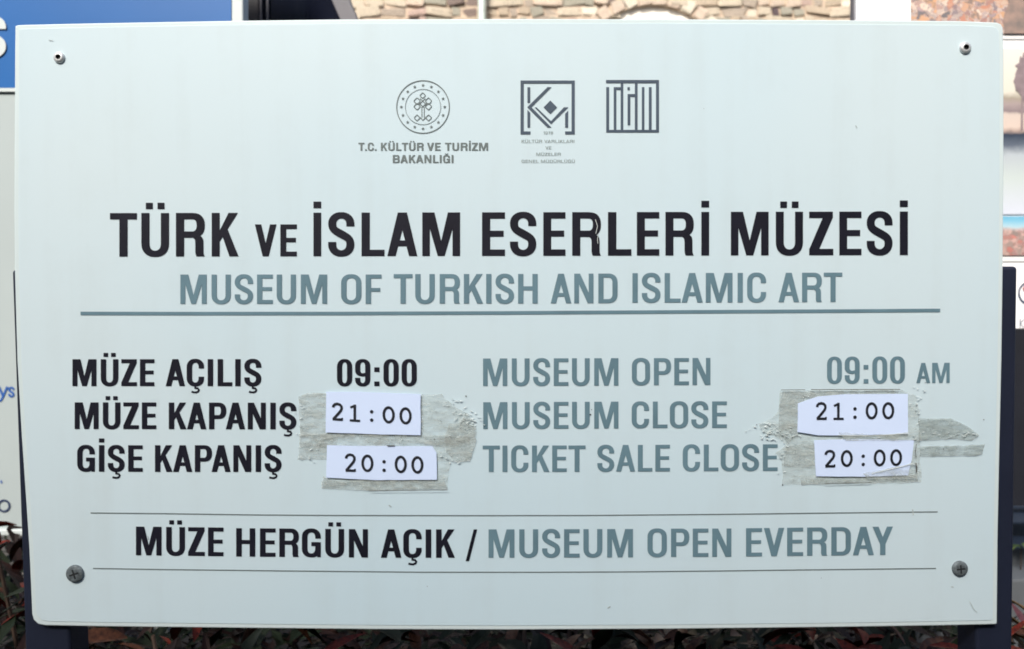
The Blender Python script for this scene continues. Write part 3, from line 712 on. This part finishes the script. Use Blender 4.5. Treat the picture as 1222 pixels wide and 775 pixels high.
# courses above and below the nearer band, joined
def joined(z0, z1):
    bm = bmesh.new(); z = z0
    while z < z1:
        h_ = random.uniform(.08, .15); x = xa
        while x < xb - .05:
            w_ = random.uniform(.1, .3); cx, cz = x + w_ / 2, z + h_ / 2; x += w_ + .015
            if math.hypot(cx - ac.x, cz - (ac.z - ar)) < ar + .16 or (cz < ac.z - ar + .1 and abs(cx - ac.x) < ar + .16): continue
            r = bmesh.ops.create_cube(bm, size=1)
            for v in r['verts']: v.co = Vector((cx + v.co.x * w_ * random.uniform(.9, 1), YW + .01 + v.co.y * .1 * random.uniform(.8, 1.2), cz + v.co.z * h_ * random.uniform(.85, 1)))
        z += h_ + .012
    o = bmobj('stone_courses', bm, SM[0], wall); o['kind'] = 'stuff'
joined(2.4, 3.90); joined(4.53, 6.1)
# drainpipe
bm = bmesh.new(); c0 = at(575, 10, YW - .12)
bmesh.ops.create_cone(bm, cap_ends=True, segments=20, radius1=.042, radius2=.042, depth=6.1, matrix=Matrix.Translation((0, 0, 3.05)))
dp = thing('drainpipe', (c0.x, YW - .12, 0), 'pale galvanised drainpipe running up the stone wall', 'drainpipe')
o = bmobj('pipe', bm, mat('galvanised pipe', (.50, .56, .50), .35, .3, var=.15, scale=12), dp, True); o.matrix_parent_inverse = Matrix.Identity(4)
for z in (1.2, 3.2, 5.2):
    bm = bmesh.new(); bmesh.ops.create_cone(bm, cap_ends=True, segments=20, radius1=.05, radius2=.05, depth=.05, matrix=Matrix.Translation((0, 0, z)))
    o = bmobj('pipe_bracket', bm, M['greymetal'], dp, True); o.matrix_parent_inverse = Matrix.Identity(4)
    

# ------------------------------------------------------------------ photograph display board on the right
YE = 1.20
def picture_mat(name, bands, vscale=None, cols=None, mixr=(0, 0), namp=.08, nsc=18):
    """flat print: colour bands by height broken up by noise, optional crowd of small patches between two heights"""
    m = bpy.data.materials.new(name); m.use_nodes = True; n, l = m.node_tree.nodes, m.node_tree.links; p = n['Principled BSDF']
    p.inputs['Roughness'].default_value = .35
    tc = n.new('ShaderNodeTexCoord'); sp = n.new('ShaderNodeSeparateXYZ'); l.new(tc.outputs['Generated'], sp.inputs[0])
    nz = n.new('ShaderNodeTexNoise'); nz.inputs['Scale'].default_value = nsc; nz.inputs['Detail'].default_value = 5; l.new(tc.outputs['Object'], nz.inputs['Vector'])
    ad = n.new('ShaderNodeMath'); ad.operation = 'MULTIPLY_ADD'; ad.inputs[1].default_value = namp; l.new(nz.outputs['Fac'], ad.inputs[0]); l.new(sp.outputs['Z'], ad.inputs[2])
    sb = n.new('ShaderNodeMath'); sb.operation = 'SUBTRACT'; sb.inputs[1].default_value = namp / 2; l.new(ad.outputs[0], sb.inputs[0])
    rp = n.new('ShaderNodeValToRGB'); el = rp.color_ramp.elements
    el[0].position, el[0].color = bands[0][0], bands[0][1]; el[1].position, el[1].color = bands[-1][0], bands[-1][1]
    for pos, c_ in bands[1:-1]: e_ = el.new(pos); e_.color = c_
    l.new(sb.outputs[0], rp.inputs['Fac']); out = rp.outputs[0]
    if vscale:
        vo = n.new('ShaderNodeTexVoronoi'); vo.inputs['Scale'].default_value = vscale; wn = n.new('ShaderNodeTexNoise'); wn.inputs['Scale'].default_value = 55; wn.inputs['Detail'].default_value = 4; l.new(tc.outputs['Object'], wn.inputs['Vector'])
        wa = n.new('ShaderNodeVectorMath'); wa.operation = 'MULTIPLY_ADD'; wa.inputs[1].default_value = (.035, .035, .035); l.new(wn.outputs['Color'], wa.inputs[0]); l.new(tc.outputs['Object'], wa.inputs[2])
        vo.feature = 'SMOOTH_F1'; vo.inputs['Smoothness'].default_value = .45; l.new(wa.outputs[0], vo.inputs['Vector'])
        sx = n.new('ShaderNodeSeparateXYZ'); l.new(vo.outputs['Color'], sx.inputs[0])
        r2 = n.new('ShaderNodeValToRGB'); r2.color_ramp.interpolation = 'LINEAR'; q = r2.color_ramp.elements
        q[0].position, q[0].color = 0, cols[0]; q[1].position, q[1].color = 1, cols[-1]
        for i, c_ in enumerate(cols[1:-1]): e_ = q.new((i + 1) / (len(cols) - 1)); e_.color = c_
        l.new(sx.outputs[0], r2.inputs['Fac'])
        mr = n.new('ShaderNodeMapRange'); mr.inputs[1].default_value, mr.inputs[2].default_value = mixr; l.new(sb.outputs[0], mr.inputs[0])
        mr.inputs[3].default_value, mr.inputs[4].default_value = .8, 0
        mx = n.new('ShaderNodeMix'); mx.data_type = 'RGBA'; l.new(mr.outputs[0], mx.inputs[0]); l.new(rp.outputs[0], mx.inputs[6]); l.new(r2.outputs[0], mx.inputs[7]); out = mx.outputs[2]
    l.new(out, p.inputs['Base Color']); return m
disp = thing('photo_display_board', (at(1180, 400, YE).x, YE + .02, 0), 'white display board of printed photographs behind the right edge of the sign', 'display board')
M['bright_white'] = mat('bright white board', (.90, .90, .90), .5)
slab('board_panel', quad(1022, -170, 1420, 392, YE + .01), .02, M['bright_white'], disp)
slab('dark_lower_panel', quad(1022, 393, 1420, 604, YE + .012), .016, mat('black lower panel', (.006, .007, .012), .6, var=.4, scale=6), disp)
slab('side_edge', quad(1018.3, -175, 1021.7, 640, YE + .02), .02, M['greymetal'], disp)
crowd = [srgb(205, 180, 160), srgb(200, 135, 105), srgb(130, 118, 125), srgb(235, 215, 195), srgb(165, 145, 148), srgb(222, 170, 125), srgb(95, 100, 105), srgb(185, 160, 160)]
m1 = picture_mat('crowd print', [(0, srgb(150, 150, 158)), (.3, srgb(190, 155, 140)), (.6, srgb(200, 170, 150)), (1, srgb(140, 148, 142))], 75, crowd, (.97, 1.1), .3, 9)
slab('photo_print', quad(1087.5, -150, 1330, 40, YE + .006), .003, m1, disp)['label'] = 'warm coloured crowd photograph'
L = Lettering(YE + .0045); L.polys([[(1199, 40), (1197, 24), (1200, 12), (1204, 4), (1199, -12), (1212, -30), (1240, -30), (1246, 0), (1236, 40)]])
L.build('printed_figures', mat('grey brown print', srgb(120, 112, 108)[:3], .4, col2=srgb(165, 140, 128)[:3], scale=45), disp)
slab('printed_rule', quad(1087.5, 46.2, 1330, 47.4, YE + .008), .001, mat('grey rule', (.35, .36, .36), .5), disp)
m2 = picture_mat('old harbour print', [(0, srgb(205, 210, 222)), (.22, srgb(195, 205, 205)), (.38, srgb(180, 188, 195)), (.43, srgb(75, 85, 100)), (.485, srgb(60, 68, 84)), (.50, srgb(205, 190, 180)), (.58, srgb(200, 185, 175)), (.64, srgb(140, 128, 128)), (.72, srgb(215, 208, 195)), (1, srgb(226, 222, 214))], 60, [srgb(110, 100, 100), srgb(225, 215, 205), srgb(150, 135, 132)], (.55, .9), .05, 30)
m2.node_tree.nodes
m2b = picture_mat('old harbour print plain', [(0, srgb(205, 210, 222)), (.22, srgb(192, 202, 200)), (.36, srgb(178, 186, 192)), (.42, srgb(95, 104, 118)), (.485, srgb(52, 62, 78)), (.505, srgb(175, 155, 145)), (.53, srgb(210, 192, 180)), (.60, srgb(205, 190, 180)), (.62, srgb(135, 122, 125)), (.665, srgb(165, 150, 148)), (.70, srgb(160, 150, 135)), (.74, srgb(215, 210, 196)), (1, srgb(224, 220, 212))], None, None, (0, 0), .035, 60)
slab('photo_print', quad(1150, 58, 1330, 256, YE + .006), .003, m2b, disp)['label'] = 'faded old waterfront photograph'
L = Lettering(YE + .0045)
def blob(cx, cy, rx, ry, n=26): return [(cx + rx * random.uniform(.82, 1.12) * math.cos(math.tau * i / n), cy + ry * random.uniform(.82, 1.12) * math.sin(math.tau * i / n)) for i in range(n)]
L.polys([blob(1230, 92, 19, 34, 40), [(1219, 115), (1220.6, 115), (1221, 156), (1218, 156)]])
L.build('printed_tree', mat('mauve brown print', srgb(140, 125, 128)[:3], .4, var=.15, scale=60), disp)
m3 = picture_mat('square print', [(0, srgb(110, 110, 105)), (.25, srgb(165, 130, 125)), (.6, srgb(190, 165, 160)), (.72, srgb(175, 205, 215)), (.9, srgb(125, 185, 210)), (1, srgb(110, 175, 205))], 90, [srgb(200, 120, 110), srgb(120, 120, 115), srgb(205, 170, 160), srgb(150, 110, 110)], (.6, .75), .1, 40)
slab('photo_print', quad(1150, 258.5, 1330, 305, YE + .006), .003, m3, disp)['label'] = 'square with blue sky photograph'
slab('printed_rule', quad(1150, 311, 1330, 313, YE + .008), .001, mat('pale grey rule', (.45, .46, .45), .5), disp)
L = Lettering(YE + .0075)
L.polys([stroke(circ(1229, 350, 13, 12, 40, 180), 2.0)]); L.polys([stroke(circ(1229, 350, 13, 12, 180, 290), 2.0)])
L.polys([stroke([(1217.5, 380), (1217.5, 391)], .8), stroke([(1222, 381), (1217.8, 386), (1222, 391)], .8)])
L.build('printed_mark', M['navyink'], disp)
L = Lettering(YE + .0075); L.polys([circ(1224, 345, 3.2, 12)[:-1]]); L.build('red_dot', mat('red print', (.35, .05, .04), .5), disp)
for x in (1060, 1380):
    a_ = at(x, 600, YE); box('leg', (a_.x - .02, YE + .012, 0), (a_.x + .02, YE + .032, a_.z + .05), M['brownmetal'], disp, .002)

# ------------------------------------------------------------------ grey stone steps lower right
YS = 1.7
M['stepstone'] = mat('grey step stone', (.10, .11, .12), .8, var=.2, scale=6, bump=.5, bscale=60)
st = thing('stone_steps', (at(1300, 640, YS).x, YS, 0), 'grey stone steps low at the right behind the post', 'steps')
for i, (y0, y1) in enumerate(((606, 622), (624, 652), (654, 690), (692, 760))):
    a_, b_ = at(1100, y1, YS - i * .12), at(1420, y0, YS - i * .12)
    box('step', (a_.x, YS - i * .12, max(0, a_.z - (.5 if i == 3 else 0))), (b_.x, YS - i * .12 + .4, b_.z), M['stepstone'], st, .006)

# ------------------------------------------------------------------ planting
bed = mesh('planting_bed', [(-2.2, -.35, .004), (2.4, -.35, .004), (2.4, 2.6, .004), (-2.2, 2.6, .004)], [(0, 1, 2, 3)], mat('dark damp soil', (.018, .014, .010), .95, var=.4, scale=12, bump=.8, bscale=40))
tag(bed, kind='structure')
def leaf_mesh(name, m, wid=.26, fold=.25, curl=.5, n=6):
    V, Fc = [], []
    for i in range(n + 1):
        t = i / n; wd = wid * math.sin(math.pi * min(1, t * .97 + .015)) ** .8 * (1 - .35 * t) / 1.0
        z_ = -curl * .35 * t * t; b = len(V)
        V += [(-wd / 2 * 1.0, t, z_ + fold * wd), (0, t, z_), (wd / 2, t, z_ + fold * wd)]
        if i: Fc += [(b - 3, b - 2, b + 1, b), (b - 2, b - 1, b + 2, b + 1)]
    me = bpy.data.meshes.new(name); me.from_pydata(V, [], Fc); me.materials.append(m)
    for p in me.polygons: p.use_smooth = True
    return me
def leafmat(name, c1, c2, rough=.55):
    m = mat(name, c1, rough, col2=c2, scale=14, spec=.15); p = m.node_tree.nodes['Principled BSDF']
    return m
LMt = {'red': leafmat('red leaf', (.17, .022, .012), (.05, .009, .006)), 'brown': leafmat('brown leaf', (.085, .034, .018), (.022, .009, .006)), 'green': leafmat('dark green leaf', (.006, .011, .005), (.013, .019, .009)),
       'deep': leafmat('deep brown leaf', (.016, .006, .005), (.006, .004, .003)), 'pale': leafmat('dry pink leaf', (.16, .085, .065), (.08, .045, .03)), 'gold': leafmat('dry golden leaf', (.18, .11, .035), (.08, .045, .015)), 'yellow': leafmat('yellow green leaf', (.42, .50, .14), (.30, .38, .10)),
       'pink': leafmat('dusky pink leaf', (.10, .035, .045), (.05, .02, .025))}
LM = {k: [leaf_mesh('leaf', m, .27 + .07 * j, .2 + .1 * j, .3 + .5 * j) for j in range(3)] for k, m in LMt.items()}
stem_m = mat('brown stem', (.05, .03, .02), .8, var=.3, scale=40)
def shrub(cx, cy, top, rad, mixw, n, label, seed, lsz=(.05, .10), zlo=.18, name='shrub'):
    rnd = random.Random(seed); t = thing(name, (cx, cy, 0), label, 'shrub', 'shrubs in the bed below and behind the sign')
    tips = []
    for k in range(7):
        a_ = rnd.uniform(0, math.tau); r_ = rad * rnd.uniform(.3, .95); h_ = top * rnd.uniform(.8, .97)
        pts = [Vector((0, 0, 0)), Vector((math.cos(a_) * r_ * .35, math.sin(a_) * r_ * .35, h_ * .5)), Vector((math.cos(a_) * r_, math.sin(a_) * r_, h_))]
        tips.append(pts[-1]); V, Fc = [], []
        for i, (p, rr) in enumerate(zip(pts, (.009, .006, .003))):
            for j in range(6): V.append((p.x + rr * math.cos(math.tau * j / 6), p.y + rr * math.sin(math.tau * j / 6), p.z))
            if i: Fc += [((i-1)*6 + j, (i-1)*6 + (j+1) % 6, i*6 + (j+1) % 6, i*6 + j) for j in range(6)]
        o = mesh('stem', V, Fc, stem_m); o.parent = t; o.matrix_parent_inverse = Matrix.Identity(4)
    keys = list(mixw); wts = [mixw[k] for k in keys]
    def place():
        while True:
            u, v, z_ = rnd.uniform(-1, 1), rnd.uniform(-1, 1), rnd.uniform(0, 1)
            if u*u + v*v < 1: break
        zz = top - zlo * z_ ** 1.2 - .10 * (u*u + v*v)
        yaw = math.atan2(v, u) - math.pi / 2 + rnd.uniform(-1.1, 1.1)
        return Vector((u * rad, v * rad, zz)), (rnd.uniform(-.5, .9), rnd.uniform(-.6, .6), yaw), rnd.uniform(*lsz)
    for _ in range(n):
        p, r_, s_ = place()
        o = bpy.data.objects.new('leaf', rnd.choice(LM[rnd.choices(keys, wts)[0]])); SC.collection.objects.link(o); o.parent = t
        o.location = p; o.rotation_euler = r_; o.scale = (s_, s_, s_)
    # the dense inner growth as one mass
    V, Fc, mi = [], [], []
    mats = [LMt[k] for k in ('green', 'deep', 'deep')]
    for _ in range(900):
        u, v = rnd.uniform(-1.1, 1.1), rnd.uniform(-1.1, 1.1); z_ = rnd.uniform(.15, top - .09)
        s_ = rnd.uniform(.05, .09); q = Matrix.Translation((u * rad, v * rad, z_)) @ Matrix.Rotation(rnd.uniform(0, 6.3), 4, 'Z') @ Matrix.Rotation(rnd.uniform(-.9, .9), 4, 'X') @ Matrix.Scale(s_, 4)
        b = len(V); V += [q @ Vector(p) for p in ((0, 0, 0), (-.16, .45, .04), (0, .5, 0), (.16, .45, .04), (0, 1, -.08))]
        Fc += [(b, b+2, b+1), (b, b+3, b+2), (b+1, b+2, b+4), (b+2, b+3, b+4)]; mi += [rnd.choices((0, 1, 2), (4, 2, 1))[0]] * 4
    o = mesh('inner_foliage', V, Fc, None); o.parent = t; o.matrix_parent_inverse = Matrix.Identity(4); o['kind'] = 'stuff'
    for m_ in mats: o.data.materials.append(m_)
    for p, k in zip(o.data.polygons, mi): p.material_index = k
shrub(-.80, .62, .80, .30, {'red': 5, 'brown': 3, 'green': 2, 'pale': 1}, 110, 'red leaved shrub at the far left behind the left post', 1)
shrub(-.40, .30, .745, .24, {'brown': 5, 'red': 2, 'pale': 1.5, 'green': 2}, 110, 'brown and red shrub under the lower left corner of the sign', 2)
shrub(.0, .34, .735, .24, {'green': 5, 'brown': 2, 'pale': .6, 'red': .5}, 100, 'dark green shrub under the middle of the sign', 3)
shrub(.30, .36, .735, .22, {'green': 4, 'brown': 3, 'pale': .6, 'red': .5}, 100, 'dark olive and brown shrub between the middle and lower right corner', 4)
shrub(.56, .30, .745, .17, {'red': 3, 'brown': 4, 'green': 2}, 80, 'brown and reddish shrub next to the foot of the right post', 5)
shrub(.80, .32, .730, .15, {'gold': 6, 'brown': 1}, 90, 'golden dry leaved shrub right of the right post', 6)
shrub(1.06, .85, .585, .20, {'pink': 1.5, 'brown': 1, 'green': 3}, 60, 'low dark shrub with a few dusky pink leaves before the grey steps', 7, zlo=.12)

# low dense ground cover that fills the bed between the shrubs
rnd = random.Random(77); V, Fc, mi = [], [], []
for _ in range(15000):
    x, y = rnd.uniform(-1.9, 2.0), rnd.uniform(.09, 1.6)
    if y > .3 and x > .47 + .56 * y: continue
    zmax = .50 + .07 * noise.noise(Vector((x * 3, y * 3, 0))) + .05 * min(1, y)
    z_ = zmax * rnd.random() ** .35; s_ = rnd.uniform(.04, .08)
    q = Matrix.Translation((x, y, z_)) @ Matrix.Rotation(rnd.uniform(0, 6.3), 4, 'Z') @ Matrix.Rotation(rnd.uniform(-.8, .8), 4, 'X') @ Matrix.Scale(s_, 4)
    b = len(V); V += [q @ Vector(p) for p in ((0, 0, 0), (-.2, .45, .05), (0, .5, 0), (.2, .45, .05), (0, 1, -.1))]
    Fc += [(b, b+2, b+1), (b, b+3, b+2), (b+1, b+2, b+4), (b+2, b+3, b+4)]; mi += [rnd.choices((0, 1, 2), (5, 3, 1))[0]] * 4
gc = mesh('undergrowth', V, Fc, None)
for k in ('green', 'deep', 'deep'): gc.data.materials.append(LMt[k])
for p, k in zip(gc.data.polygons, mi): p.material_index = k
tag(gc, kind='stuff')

# a small yellow green sprig standing before the steps
c = at(1219, 652, 1.42)
sp = thing('leafy_sprig', (c.x, c.y, 0), 'small yellow green sprig against the grey stone steps', 'plant')
V = [(-.0015, 0, 0), (.0015, 0, 0), (.001, 0, c.z), (-.001, 0, c.z), (0, .006, 0), (0, .004, c.z)]
o = mesh('stem', V, [(0, 1, 2, 3), (1, 4, 5, 2), (4, 0, 3, 5)], stem_m); o.parent = sp; o.matrix_parent_inverse = Matrix.Identity(4)
for k, (rx, ry, rz) in enumerate(((.1, .2, -.3), (.3, -.2, 1.2), (.2, .1, 1.9), (.4, .3, -1.4), (.1, 0, 2.9))):
    o = bpy.data.objects.new('leaf', LM['yellow'][k % 3]); SC.collection.objects.link(o); o.parent = sp
    o.location = (0, 0, c.z - .008 + .004 * k); o.rotation_euler = (rx, ry, rz); o.scale = (.034, .034, .034)
